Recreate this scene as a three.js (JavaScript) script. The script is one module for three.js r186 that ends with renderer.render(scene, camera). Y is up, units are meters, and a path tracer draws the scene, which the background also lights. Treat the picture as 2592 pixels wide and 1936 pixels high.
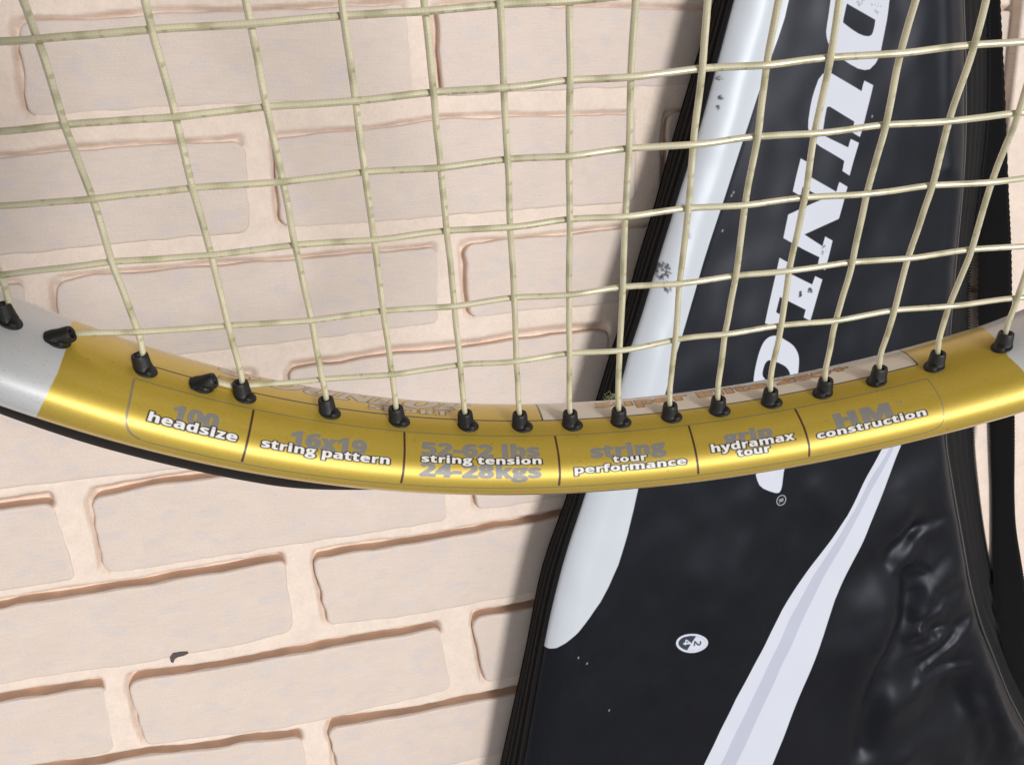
import * as THREE from 'three';
import { mergeGeometries, mergeVertices, toCreasedNormals } from 'three/addons/utils/BufferGeometryUtils.js';
import { RoundedBoxGeometry } from 'three/addons/geometries/RoundedBoxGeometry.js';
import { createNoise2D, createNoise3D } from 'simplex-noise';

// ---------------------------------------------------------------- camera, sky, sun, exposure
const scene = new THREE.Scene();
const V3 = (x, y, z) => new THREE.Vector3(x, y, z);
const CAM = V3(0.1099293, -0.07201724, 0.57833428);
const cRight = V3(0.9545242, -0.04108262, 0.2952893), cUp = V3(0.11899092, 0.96064914, -0.25098684), cBack = V3(-0.27335822, 0.27470975, 0.92185131);
const camera = new THREE.PerspectiveCamera(47.5, 1024 / 764, 0.01, 200);
camera.position.copy(CAM);
camera.up.copy(cUp);
camera.lookAt(CAM.clone().sub(cBack));
scene.add(camera);

const renderer = new THREE.WebGLRenderer({ antialias: true });
renderer.toneMapping = THREE.LinearToneMapping;
renderer.toneMappingExposure = 1.46;
renderer.shadowMap.enabled = true;

// an even overcast sky, a little brighter towards the zenith
{
  const w = 128, h = 64, d = new Float32Array(w * h * 4);
  for (let j = 0; j < h; j++) for (let i = 0; i < w; i++) {
    const el = ((j + 0.5) / h - 0.5) * Math.PI, k = (j * w + i) * 4;
    const L = el > 0 ? 0.6 * (0.78 + 0.44 * Math.sin(el)) : 0.2;
    d[k] = L * 0.97; d[k + 1] = L; d[k + 2] = L * 1.06; d[k + 3] = 1;
  }
  const sky = new THREE.DataTexture(d, w, h, THREE.RGBAFormat, THREE.FloatType);
  sky.mapping = THREE.EquirectangularReflectionMapping; sky.magFilter = THREE.LinearFilter; sky.minFilter = THREE.LinearFilter; sky.needsUpdate = true;
  scene.background = sky; scene.environment = sky;
}
const sun = new THREE.DirectionalLight(new THREE.Color(1, 0.975, 0.95), 1.5);
sun.position.set(0.4 + 0.25 * 3, -0.25 + 0.17 * 3, 0.94 * 3);
sun.target.position.set(0.4, -0.25, 0);
sun.castShadow = true; sun.shadow.radius = 21; sun.shadow.mapSize.set(2048, 2048);
Object.assign(sun.shadow.camera, { left: -1, right: 1, top: 1, bottom: -1, near: 0.1, far: 6 });
scene.add(sun, sun.target);

// ---------------------------------------------------------------- helpers
const noise2 = createNoise2D(mulberry(11)), noise3 = createNoise3D(mulberry(5));
function mulberry(a) { return () => { a |= 0; a = a + 0x6D2B79F5 | 0; let t = Math.imul(a ^ a >>> 15, 1 | a); t = t + Math.imul(t ^ t >>> 7, 61 | t) ^ t; return ((t ^ t >>> 14) >>> 0) / 4294967296; }; }
const rnd = mulberry(77);
const lerp = (a, b, t) => a + (b - a) * t, clamp = (x, a, b) => Math.min(b, Math.max(a, x));
const smooth = (a, b, x) => { const t = clamp((x - a) / (b - a), 0, 1); return t * t * (3 - 2 * t); };
// a measured pixel of the 2592 x 1936 photograph, taken to the plane z = const of the wall
function at(px, py, z) {
  const r = cRight.clone().multiplyScalar((px - 1296) / 2200).addScaledVector(cUp, -(py - 968) / 2200).sub(cBack);
  return CAM.clone().addScaledVector(r, (z - CAM.z) / r.z);
}
const used = {};
function numbered(n) { const k = used[n] = (used[n] ?? -1) + 1; return k ? n + '_' + String(k).padStart(3, '0') : n; }
function mesh(name, geo, mat, parent) {
  const m = new THREE.Mesh(geo, mat); m.name = parent && parent !== scene ? name : numbered(name);
  m.castShadow = m.receiveShadow = true; (parent || scene).add(m); return m;
}
function thing(name, label, category, pos, group) {
  const g = new THREE.Group(); g.name = numbered(name); if (pos) g.position.copy(pos);
  g.userData = { label, category }; if (group) g.userData.group = group; scene.add(g); return g;
}
function grid(nu, nv, fn, uvfn, closeU = false) {       // surface of (nu+1) x (nv+1) points
  const p = [], uv = [], idx = [];
  for (let j = 0; j <= nv; j++) for (let i = 0; i <= nu; i++) {
    const a = fn(i / nu, j / nv, i, j); p.push(a.x, a.y, a.z);
    const b = uvfn ? uvfn(i / nu, j / nv, a) : [i / nu, j / nv]; uv.push(b[0], b[1]);
  }
  for (let j = 0; j < nv; j++) for (let i = 0; i < nu; i++) {
    const a = j * (nu + 1) + i, b = a + 1, c = a + nu + 1, d = c + 1;
    idx.push(a, b, d, a, d, c);
  }
  const g = new THREE.BufferGeometry();
  g.setAttribute('position', new THREE.Float32BufferAttribute(p, 3)); g.setAttribute('uv', new THREE.Float32BufferAttribute(uv, 2));
  g.setIndex(idx); g.computeVertexNormals();
  if (closeU) {                                          // weld normals across the seam
    const n = g.attributes.normal;
    for (let j = 0; j <= nv; j++) {
      const a = j * (nu + 1), b = a + nu, v = V3(n.getX(a) + n.getX(b), n.getY(a) + n.getY(b), n.getZ(a) + n.getZ(b)).normalize();
      n.setXYZ(a, v.x, v.y, v.z); n.setXYZ(b, v.x, v.y, v.z);
    }
  }
  return g;
}
function tube(pts, r, seg = 10, vScale = 1) {           // a round cord through points, uv in metres
  const n = pts.length, len = [0]; for (let i = 1; i < n; i++) len.push(len[i - 1] + pts[i].distanceTo(pts[i - 1]));
  const fr = []; let prev = null;
  for (let i = 0; i < n; i++) {
    const t = pts[Math.min(i + 1, n - 1)].clone().sub(pts[Math.max(i - 1, 0)]).normalize();
    let a = prev ? prev.clone() : (Math.abs(t.z) < 0.9 ? V3(0, 0, 1) : V3(1, 0, 0));
    a.addScaledVector(t, -a.dot(t)).normalize(); prev = a; fr.push([a, t.clone().cross(a)]);
  }
  return grid(seg, n - 1, (u, v, i, j) => {
    const an = u * Math.PI * 2, rr = typeof r === 'function' ? r(j / (n - 1)) : r;
    return pts[j].clone().addScaledVector(fr[j][0], Math.cos(an) * rr).addScaledVector(fr[j][1], Math.sin(an) * rr);
  }, (u, v, p) => [u * 0.004, 0]).applyTubeUV(len, seg, vScale);
}
THREE.BufferGeometry.prototype.applyTubeUV = function (len, seg, s) {
  const uv = this.attributes.uv; for (let j = 0; j < len.length; j++) for (let i = 0; i <= seg; i++) uv.setXY(j * (seg + 1) + i, i / seg * 0.004 * s, len[j] * s);
  return this;
};
function dataTex(w, h, fn, srgb, rep = true) {
  const d = new Uint8Array(w * h * 4);
  for (let j = 0; j < h; j++) for (let i = 0; i < w; i++) { const c = fn(i, j), k = (j * w + i) * 4; d[k] = c[0]; d[k + 1] = c[1]; d[k + 2] = c[2]; d[k + 3] = 255; }
  const t = new THREE.DataTexture(d, w, h); t.magFilter = THREE.LinearFilter; t.minFilter = THREE.LinearMipmapLinearFilter; t.generateMipmaps = true;
  if (rep) t.wrapS = t.wrapT = THREE.RepeatWrapping; if (srgb) t.colorSpace = THREE.SRGBColorSpace; t.needsUpdate = true; return t;
}
const tnoise = (x, y, w, h, f, z = 0) => {               // tiling noise
  const a = x / w * Math.PI * 2, b = y / h * Math.PI * 2, r = f / (2 * Math.PI);
  return noise3(Math.cos(a) * r + 3 * Math.cos(b) * r * 0.61 + z, Math.sin(a) * r + z * 1.7, Math.sin(b) * r * 1.9 + Math.cos(b) * r);
};

// ---------------------------------------------------------------- materials
const hash = (i, j, s = 0) => { const v = Math.sin(i * 127.1 + j * 311.7 + s * 74.7) * 43758.5453; return v - Math.floor(v); };
const paintMap = dataTex(1024, 1024, (i, j) => {
  const n = 0.5 * noise2(i / 210, j / 150) + 0.3 * noise2(i / 60 + 9, j / 40), g = hash(i, j) - 0.5, brush = noise2(i / 90, j / 3.2 + 40);
  const blue = smooth(0.25, 0.8, noise2(i / 85 + 50, j / 60 + 20));
  const spot = noise2(i / 6 + 70, j / 6 + 11) > 0.93 ? 1 : 0;
  const k = 1 + 0.022 * n + 0.03 * g + 0.012 * brush - 0.12 * spot;
  return [clamp((224 - 5 * blue) * k, 0, 255), clamp((208 - 2 * blue) * k, 0, 255), clamp((196 + 3 * blue) * k, 0, 255)];
}, true);
const paintBump = dataTex(1024, 1024, (i, j) => { const v = 128 + 40 * noise2(i / 40, j / 2.6) + 34 * noise2(i / 9, j / 7 + 30) + 30 * (hash(i, j, 3) - 0.5) + 22 * noise2(i / 60 + 5, j / 60); return [v, v, v]; });
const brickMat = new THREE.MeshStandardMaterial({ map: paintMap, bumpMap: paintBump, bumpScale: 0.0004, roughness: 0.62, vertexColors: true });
const mortarMap = dataTex(512, 512, (i, j) => {
  const n = 0.6 * noise2(i / 50 + 5, j / 50) + 0.4 * noise2(i / 14, j / 14 + 8), g = hash(i, j, 9) - 0.5, d = noise2(i / 5 + 30, j / 5) > 0.9 ? 1 : 0, k = 1 + 0.03 * n + 0.045 * g - 0.1 * d;
  return [239 * k, 221 * k, 206 * k].map((v) => clamp(v, 0, 255));
}, true);
const mortarBump = dataTex(512, 512, (i, j) => { const v = 128 + 50 * noise2(i / 9, j / 9) + 40 * (hash(i, j, 4) - 0.5) + 30 * noise2(i / 30, j / 30); return [v, v, v]; });
const mortarMat = new THREE.MeshStandardMaterial({ map: mortarMap, bumpMap: mortarBump, bumpScale: 0.0002, roughness: 0.75 });

// ---------------------------------------------------------------- painted brick wall
// brick courses measured on the photograph: [top edge, bottom edge, joints (right edge of one brick, left edge of the next; each at top and bottom)]
const W0 = (p) => at(p[0], p[1], 0);
const courses = [
  [[[71, 52], [543, 27], [1020, 11]], [[81, 296], [461, 271], [1050, 247], [1550, 224]], [[[-28, 60], [-5, 300], [41, 60], [71, 304]], [[1030, 20], [1050, 247], [1108, 43], [1120, 225]]]],
  [[[0, 399], [190, 377], [543, 358], [686, 347], [895, 331], [1139, 300], [1453, 293], [1590, 288]], [[0, 648], [613, 591], [711, 580], [977, 564], [1200, 542], [1350, 530], [1590, 515]], [[[622, 375], [636, 590], [690, 350], [711, 580]], [[1611, 300], [1611, 505], [1690, 290], [1690, 500]]]],
  [[[0, 720], [136, 712], [254, 696], [1055, 630], [1172, 616], [1450, 592], [1600, 577]], [[155, 935], [465, 898], [726, 869], [1107, 820], [1189, 809], [1350, 787], [1562, 769]], [[[60, 727], [85, 940], [136, 716], [155, 930]], [[1108, 628], [1114, 815], [1175, 616], [1189, 809]]]],
  [[[0, 1036], [640, 953], [731, 938], [815, 925], [1006, 898], [1187, 880], [1350, 854], [1560, 833]], [[0, 1241], [529, 1179], [1050, 1113], [1500, 1062]], [[[652, 950], [690, 1160], [731, 941], [760, 1140]]]],
  [[[0, 1291], [130, 1270], [235, 1260], [411, 1226], [588, 1203], [1125, 1132], [1500, 1084]], [[0, 1497], [267, 1456], [588, 1406], [1114, 1323], [1211, 1294], [1300, 1282]], [[[136, 1270], [188, 1450], [228, 1270], [262, 1456]], [[1125, 1150], [1133, 1322], [1190, 1140], [1208, 1294]]]],
  [[[0, 1541], [294, 1494], [723, 1420], [793, 1416], [1117, 1367], [1300, 1332]], [[0, 1735], [165, 1708], [353, 1682], [588, 1638], [743, 1600], [832, 1586], [1058, 1556], [1300, 1511]], [[[723, 1425], [745, 1600], [793, 1420], [830, 1588]]]],
  [[[0, 1779], [262, 1738], [326, 1729], [588, 1688], [1117, 1591], [1199, 1567], [1300, 1550]], [[0, 1955], [288, 1905], [367, 1892], [764, 1835], [1143, 1749], [1228, 1731]], [[[262, 1738], [290, 1903], [322, 1729], [367, 1892]], [[1117, 1591], [1145, 1749], [1196, 1567], [1228, 1731]]]],
  [[[0, 1975], [294, 1929], [588, 1888], [764, 1864], [835, 1843], [1058, 1808], [1300, 1758]], null, [[[766, 1864], [790, 2020], [830, 1845], [865, 2000]]]],
];
const PITCH = 0.25, COURSE = 0.0718, X0 = -0.5, X1 = 0.75;
const lineOf = (pts) => { const w = pts.map(W0); return (x) => {
  const m = w.reduce((s, p) => s + p.y, 0) / w.length;
  let y; if (x <= w[0].x) y = lerp(w[0].y, m, smooth(0, 0.3, w[0].x - x)); else if (x >= w[w.length - 1].x) y = lerp(w[w.length - 1].y, m, smooth(0, 0.3, x - w[w.length - 1].x));
  else { let i = 0; while (w[i + 1].x < x) i++; y = lerp(w[i].y, w[i + 1].y, smooth(w[i].x, w[i + 1].x, x)); }
  return y; }; };
const rows = [];
const flat = (y, s) => (x) => y + 0.0012 * noise2(x * 6, s * 3.1);
courses.forEach((c, k) => {
  const top = lineOf(c[0]), bot = c[1] ? lineOf(c[1]) : ((t) => (x) => t(x) - 0.0535)(top);
  let js = c[2].map((j) => { const w = j.map(W0); return { r: (w[0].x + w[1].x) / 2, l: (w[2].x + w[3].x) / 2, rt: w[0].x - w[1].x, lt: w[2].x - w[3].x }; });
  const first = js[0], last = js[js.length - 1];
  for (let i = 1; i < 4; i++) js.unshift({ r: first.r - PITCH * i + 0.004 * (rnd() - 0.5), l: first.l - PITCH * i + 0.004 * (rnd() - 0.5), rt: 0, lt: 0 });
  for (let i = 1; i < 5; i++) js.push({ r: last.r + PITCH * i + 0.004 * (rnd() - 0.5), l: last.l + PITCH * i + 0.004 * (rnd() - 0.5), rt: 0, lt: 0 });
  rows.push({ top, bot, js, k });
});
const yTop0 = rows[0].top(0.3), yBotN = rows[7].bot(0.3);
const addRow = (yt, par, s) => { const js = []; for (let i = -3; i < 7; i++) { const x = 0.01 + PITCH * (i + (par ? 0.5 : 0)); js.push({ r: x - 0.008, l: x + 0.008, rt: 0, lt: 0 }); } return { top: flat(yt, s), bot: flat(yt - 0.054, s + 0.4), js, k: s }; };
const upper = []; for (let i = 1; i <= 6; i++) upper.unshift(addRow(yTop0 + COURSE * i, i % 2, -i));
const lower = []; for (let i = 1; i <= 5; i++) lower.push(addRow(yBotN - 0.0175 - COURSE * (i - 1), (i + 1) % 2, 7 + i));
const allRows = [...upper, ...rows, ...lower];
const bricks = [];
for (const r of allRows) for (let i = 0; i + 1 < r.js.length; i++) {
  const L = r.js[i], R = r.js[i + 1]; if (R.r < X0 + 0.03 || L.l > X1 - 0.03) continue;
  bricks.push({ row: r, l: Math.max(L.l, X0), r: Math.min(R.r, X1), lt: L.lt, rt: R.rt });
}
const wall = thing('brick_wall', 'cream painted brick wall with raked mortar joints behind the bag and racket', 'wall', V3(0, 0, 0));
function brickOutline(b) {
  const pts = [], { top, bot } = b.row, step = 0.008, cr = () => 0.0048 + 0.004 * rnd();
  const xl = (y, t) => b.l + b.lt * (t - 0.5) + 0.0011 * noise2(y * 70, b.l * 40), xr = (y, t) => b.r + b.rt * (t - 0.5) + 0.0011 * noise2(y * 70, b.r * 40 + 9);
  const yT = (x) => top(x) + 0.0009 * noise2(x * 24, b.row.k * 7.7) + 0.0002 * noise2(x * 110, b.row.k * 3.1), yB = (x) => bot(x) + 0.0007 * noise2(x * 40, b.row.k * 5.3 + 60);
  const n = Math.max(6, Math.round((b.r - b.l) / step));
  const c = [cr(), cr(), cr(), cr()];                    // rounded corners: bottom left, bottom right, top right, top left
  const corner = (cx, cy, rx, a0) => { for (let k = 0; k <= 5; k++) { const a = a0 + k / 5 * Math.PI / 2; pts.push([cx + rx * Math.cos(a), cy + rx * Math.sin(a)]); } };
  const bl = b.l - b.lt * 0.5, br = b.r - b.rt * 0.5, tl = b.l + b.lt * 0.5, tr = b.r + b.rt * 0.5;
  corner(bl + c[0], yB(bl + c[0]) + c[0], c[0], Math.PI);
  for (let i = 1; i < n; i++) { const x = lerp(bl + c[0], br - c[1], i / n); pts.push([x, yB(x)]); }
  corner(br - c[1], yB(br - c[1]) + c[1], c[1], Math.PI * 1.5);
  for (let i = 1; i < 6; i++) { const y = lerp(yB(br) + c[1], yT(tr) - c[2], i / 6); pts.push([xr(y, i / 6), y]); }
  corner(tr - c[2], yT(tr - c[2]) - c[2], c[2], 0);
  for (let i = 1; i < n; i++) { const x = lerp(tr - c[2], tl + c[3], i / n); pts.push([x, yT(x)]); }
  corner(tl + c[3], yT(tl + c[3]) - c[3], c[3], Math.PI * 0.5);
  for (let i = 1; i < 6; i++) { const y = lerp(yT(tl) - c[3], yB(bl) + c[0], i / 6); pts.push([xl(y, 1 - i / 6), y]); }
  return pts;
}
bricks.forEach((b) => {
  const o = brickOutline(b), n = o.length, cx = (b.l + b.r) / 2, cy = (b.row.top(cx) + b.row.bot(cx)) / 2;
  const tx = 0.008 * (rnd() - 0.5), ty = 0.014 * (rnd() - 0.5), dz = 0.0006 * (rnd() - 0.5);
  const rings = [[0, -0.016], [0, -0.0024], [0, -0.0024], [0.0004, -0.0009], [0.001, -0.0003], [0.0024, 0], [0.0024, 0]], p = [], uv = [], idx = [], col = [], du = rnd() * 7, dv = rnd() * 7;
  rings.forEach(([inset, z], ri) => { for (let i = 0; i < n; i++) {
    const a = o[(i + n - 1) % n], c = o[(i + 1) % n], t = [c[0] - a[0], c[1] - a[1]], l = Math.hypot(...t), x = o[i][0] - t[1] / l * inset, y = o[i][1] + t[0] / l * inset;
    p.push(x, y, z + (z > -0.012 ? dz + tx * (x - cx) + ty * (y - cy) : 0)); uv.push(x / 0.32 + du, y / 0.32 + dv + z * 12);
    if (ri === 1 || ri === 2) p[p.length - 1] += 0.0009 * noise2(x * 60, y * 60 + b.l * 9) + 0.0005 * noise2(x * 200, y * 200);   // ragged edge where the darker tan side colour ends
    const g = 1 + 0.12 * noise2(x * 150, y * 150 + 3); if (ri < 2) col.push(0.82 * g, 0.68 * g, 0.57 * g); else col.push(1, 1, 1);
  } });
  for (let r = 0; r + 2 < rings.length; r++) if (r !== 1) for (let i = 0; i < n; i++) { const a = r * n + i, c = r * n + (i + 1) % n; idx.push(a, c, c + n, a, c + n, a + n); }
  const base = (rings.length - 1) * n, poly = []; for (let i = 0; i < n; i++) poly.push(new THREE.Vector2(p[(base + i) * 3], p[(base + i) * 3 + 1]));
  for (const f of THREE.ShapeUtils.triangulateShape(poly, [])) idx.push(base + f[0], base + f[1], base + f[2]);
  const g = new THREE.BufferGeometry(); g.setAttribute('position', new THREE.Float32BufferAttribute(p, 3)); g.setAttribute('uv', new THREE.Float32BufferAttribute(uv, 2)); g.setAttribute('color', new THREE.Float32BufferAttribute(col, 3)); g.setIndex(idx); g.computeVertexNormals();
  const nf = V3(-tx, -ty, 1).normalize(); for (let i = 5 * n; i < 7 * n; i++) g.attributes.normal.setXYZ(i, nf.x, nf.y, nf.z);
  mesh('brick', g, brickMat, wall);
});
{ // mortar: struck joints, flush under each brick and cut back above the brick below, as one relief between the bricks
  const axis = (list) => { const o = []; for (const [a, b, s] of list) { const n = Math.round((b - a) / s); for (let i = 0; i < n; i++) o.push(a + (b - a) * i / n); } o.push(list[list.length - 1][1]); return o; };
  const xs = axis([[X0, -0.15, 0.006], [-0.15, 0.47, 0.0014], [0.47, 0.64, 0.005], [0.64, 0.71, 0.0014], [0.71, X1, 0.006]]);
  const yLo = allRows[allRows.length - 1].bot(0.3) - 0.01, yHi = allRows[0].top(0.3) + 0.01;
  const ys = axis([[yLo, -0.75, 0.004], [-0.75, 0.06, 0.0014], [0.06, yHi, 0.004]]);
  const Z = new Float32Array(xs.length * ys.length), IN = new Uint8Array(xs.length * ys.length);
  const cand = allRows.map((r) => ({ r, b: bricks.filter((b) => b.row === r) }));
  for (let i = 0; i < xs.length; i++) {
    const x = xs[i], tops = cand.map((c) => c.r.top(x)), bots = cand.map((c) => c.r.bot(x));
    for (let j = 0; j < ys.length; j++) {
      const y = ys[j]; let drop = 0, inside = 0;
      for (let k = 0; k < cand.length; k++) {
        if (y > tops[k] + 0.016 || y < bots[k] - 0.003) continue;
        const t = clamp((y - bots[k]) / (tops[k] - bots[k]), 0, 1);
        for (const b of cand[k].b) {
          const l = b.l + b.lt * (t - 0.5), r = b.r + b.rt * (t - 0.5); if (x < l - 0.012 || x > r + 0.003) continue;
          if (x > l + 0.003 && x < r - 0.003 && y < tops[k] - 0.003 && y > bots[k] + 0.003) inside = 1;
          const dT = y - tops[k], dL = l - x, ex = smooth(l - 0.003, l + 0.004, x) * (1 - smooth(r - 0.005, r + 0.001, x));
          const wT = 0.0019 + 0.0011 * noise2(x * 11, k * 5.1) + 0.0004 * noise2(x * 60, k * 9.7);
          const wL = 0.0022 + 0.002 * noise2(y * 22 + k, b.l * 31);
          const kr = cand[k].r.k, dp = kr <= 2 ? 0.0042 : kr === 3 ? 0.0075 : 0.0125;      // the lower courses are raked deeper
          const dr1 = dT < -0.004 ? 0 : ex * (1 - smooth(wT * 0.4, wT + (kr <= 2 ? 0.0016 : 0.006), dT)) * (dp + 0.001 * noise2(x * 30, k * 2.3));
          const ey = smooth(bots[k] - 0.001, bots[k] + 0.006, y) * (1 - smooth(tops[k] - 0.004, tops[k] + 0.004, y));
          const dr2 = x < l + 0.004 ? ey * (1 - smooth(Math.max(0.0004, wL * 0.5), Math.max(0.0018, wL + 0.002), Math.max(dL, 0))) * 0.0058 : 0;
          drop = Math.max(drop, dr1, dr2);
        }
      }
      const q = j * xs.length + i; Z[q] = -0.0009 + 0.0003 * noise2(x * 25, y * 25) + 0.0001 * noise2(x * 130, y * 130) - drop; IN[q] = inside;
    }
  }
  const map = new Int32Array(Z.length).fill(-1), p = [], uv = [], idx = [], n = xs.length;
  const vert = (q) => { if (map[q] < 0) { map[q] = p.length / 3; const x = xs[q % n], y = ys[(q / n) | 0]; p.push(x, y, Z[q]); uv.push(x / 0.2, y / 0.2);} return map[q]; };
  for (let j = 0; j + 1 < ys.length; j++) for (let i = 0; i + 1 < n; i++) {
    const a = j * n + i, b = a + 1, c = a + n, d = c + 1; if (IN[a] && IN[b] && IN[c] && IN[d]) continue;
    const A = vert(a), B = vert(b), Cc = vert(c), D = vert(d); idx.push(A, B, D, A, D, Cc);
  }
  const g = new THREE.BufferGeometry(); g.setAttribute('position', new THREE.Float32BufferAttribute(p, 3)); g.setAttribute('uv', new THREE.Float32BufferAttribute(uv, 2)); g.setIndex(idx); g.computeVertexNormals();
  mesh('mortar', g, mortarMat, wall);
  const slab = new THREE.BoxGeometry(7, 2.6, 0.1); slab.translate(0.4, 0, -0.0645);
  mesh('wall_core', slab, new THREE.MeshStandardMaterial({ color: 0xd9c6b8, roughness: 0.8 }), wall);
}
{ // smooth painted pier standing proud of the brickwork on the right
  const g = new RoundedBoxGeometry(0.9, 2.6, 0.05, 4, 0.003); g.translate(0.698 + 0.45, 0, -0.015);
  const p = g.attributes.position, uv = g.attributes.uv; for (let i = 0; i < p.count; i++) uv.setXY(i, p.getX(i) / 0.32, p.getY(i) / 0.32);
  mesh('pier', g, new THREE.MeshStandardMaterial({ map: mortarMap, bumpMap: mortarBump, bumpScale: 0.0002, roughness: 0.6 }), wall);
}
{ // chip of missing paint on the wall
  const c = [[430, 1652], [436, 1672], [430, 1676], [441, 1664], [452, 1660], [468, 1656], [476, 1650], [470, 1647], [450, 1650]].map(([a, b]) => at(a, b, 0.0006));
  const sh = new THREE.Shape([[432, 1674], [430, 1662], [437, 1652], [455, 1649], [474, 1648], [476, 1652], [464, 1658], [450, 1661], [442, 1666], [438, 1676]].map(([a, b]) => { const q = at(a, b, 0); return new THREE.Vector2(q.x, q.y); }));
  const g = new THREE.ExtrudeGeometry(sh, { depth: 0.0009, bevelEnabled: false }); g.translate(0, 0, 0.0002);
  mesh('paint_chip', g, new THREE.MeshStandardMaterial({ color: 0x5a524e, roughness: 0.9 }), wall);
}
// ground out of view, and an unseen porch roof shaped to block overhead light
function structure(name, geo, mat) { const m = mesh(name, geo, mat); m.userData.kind = 'structure'; return m; }
{ const g = new THREE.PlaneGeometry(80, 80); g.rotateX(-Math.PI / 2); g.translate(0, -1.32, 39.9); structure('ground', g, new THREE.MeshStandardMaterial({ color: new THREE.Color().setRGB(0.45, 0.44, 0.42), roughness: 0.9 })); }
{ const g = new THREE.BoxGeometry(7, 0.08, 2.3); g.translate(0.4, 1.16, 1.135); structure('unseen_porch_roof', g, new THREE.MeshStandardMaterial({ color: new THREE.Color().setRGB(0.16, 0.12, 0.085), roughness: 0.85 })); }

// ---------------------------------------------------------------- racket
// racket space: x across the head, y from the tip towards the handle, z out of the string plane; metres, tip of the inner rim at 0
const toWorld = (v) => cRight.clone().multiplyScalar(v[0]).addScaledVector(cUp, v[1]).addScaledVector(cBack, v[2]);
const rX = toWorld([0.99297, 0.10294, -0.05796]).normalize();
const rY = toWorld([-0.0459875, 0.78862525, 0.613152]); rY.addScaledVector(rX, -rY.dot(rX)).normalize();
const rZ = rX.clone().cross(rY);
const tip = CAM.clone().add(toWorld([(1300 - 1296) / 2200 * 0.19, -(1066 - 968) / 2200 * 0.19, -0.19]));
const racket = thing('tennis_racket', 'gold and white tennis racket head with cream strings, seen at its tip', 'tennis racket', tip);
racket.quaternion.setFromRotationMatrix(new THREE.Matrix4().makeBasis(rX, rY, rZ));
const MM = 0.001, FW = 14, FT = 26, FV = 1;               // frame width, beam height and offset of its middle, in mm
const inner = (x) => 1.95343741e-8 * x ** 4 - 5.65308679e-6 * x ** 3 + 2.34468168e-3 * x ** 2 - 0.138128692 * x + 0.0799097;
const innerCurve = (() => {                                // inner rim of the hoop, counted from the left side over the tip to the right and round
  const c = []; for (let x = -102; x <= 113; x += 4) c.push(V3(x, inner(x), 0));
  for (const [x, y] of [[124, 14.5], [138, 24], [150, 37], [160, 54], [168, 78], [173, 110], [174, 150], [170, 200], [158, 250], [134, 295], [96, 325], [28, 341], [-40, 325], [-78, 295], [-102, 250], [-114, 200], [-119, 150], [-119, 110], [-115, 78], [-109, 58]]) c.push(V3(x, y, 0));
  return new THREE.CatmullRomCurve3(c, true, 'centripetal');
})();
const rim = innerCurve.getSpacedPoints(900); rim.pop();
const rimLen = [0]; for (let i = 1; i <= rim.length; i++) rimLen.push(rimLen[i - 1] + rim[i % rim.length].distanceTo(rim[i - 1]));
let sApex = 0; { let best = 9; rim.forEach((p, i) => { if (p.y < 5 && Math.abs(p.x - 28) < best) { best = Math.abs(p.x - 28); sApex = rimLen[i]; } }); }
const rimAt = (s) => {                                    // position and outward normal at arc length s (mm) from x = 28
  const total = rimLen[rimLen.length - 1]; let t = ((s + sApex) % total + total) % total; const f = t / total * rim.length, i = Math.floor(f) % rim.length, k = f - Math.floor(f), n = rim.length;
  const a = rim[i], b = rim[(i + 1) % n], p = a.clone().lerp(b, k), d = rim[(i + 2) % n].clone().sub(rim[(i - 1 + n) % n]).normalize();
  return { p, n: V3(d.y, -d.x, 0), d };
};
// profile: an ellipse, counted by its arc length q from the middle of the inner side towards the front
const prof = (() => { const N = 720, th = [], q = [0]; for (let i = 0; i <= N; i++) th.push(-Math.PI + i / N * 2 * Math.PI);
  for (let i = 1; i <= N; i++) { const a = (th[i] + th[i - 1]) / 2; q.push(q[i - 1] + Math.hypot(FW / 2 * Math.sin(a), FT / 2 * Math.cos(a)) * 2 * Math.PI / N); } return { th, q, per: q[N] }; })();
const qOf = (theta) => { const f = (theta + Math.PI) / (2 * Math.PI) * 720, i = clamp(Math.floor(f), 0, 719); return lerp(prof.q[i], prof.q[i + 1], f - i) - prof.per / 2; };
const QH = prof.per / 2;
function frameSweep(s0, s1, ns, nt = 72) {
  return grid(nt, ns, (u, v) => {
    const th = Math.PI - u * 2 * Math.PI, { p, n } = rimAt(lerp(s0, s1, v)), uu = FW / 2 - FW / 2 * Math.cos(th), vv = FT / 2 * Math.sin(th) + FV;
    return V3((p.x + n.x * uu) * MM, (p.y + n.y * uu) * MM, vv * MM);
  }, (u, v) => [v, 1 - (qOf(Math.PI - u * 2 * Math.PI) + QH) / (2 * QH)], true);
}
const S0 = -140, S1 = 105, PPM = 2048 / (S1 - S0);
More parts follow.
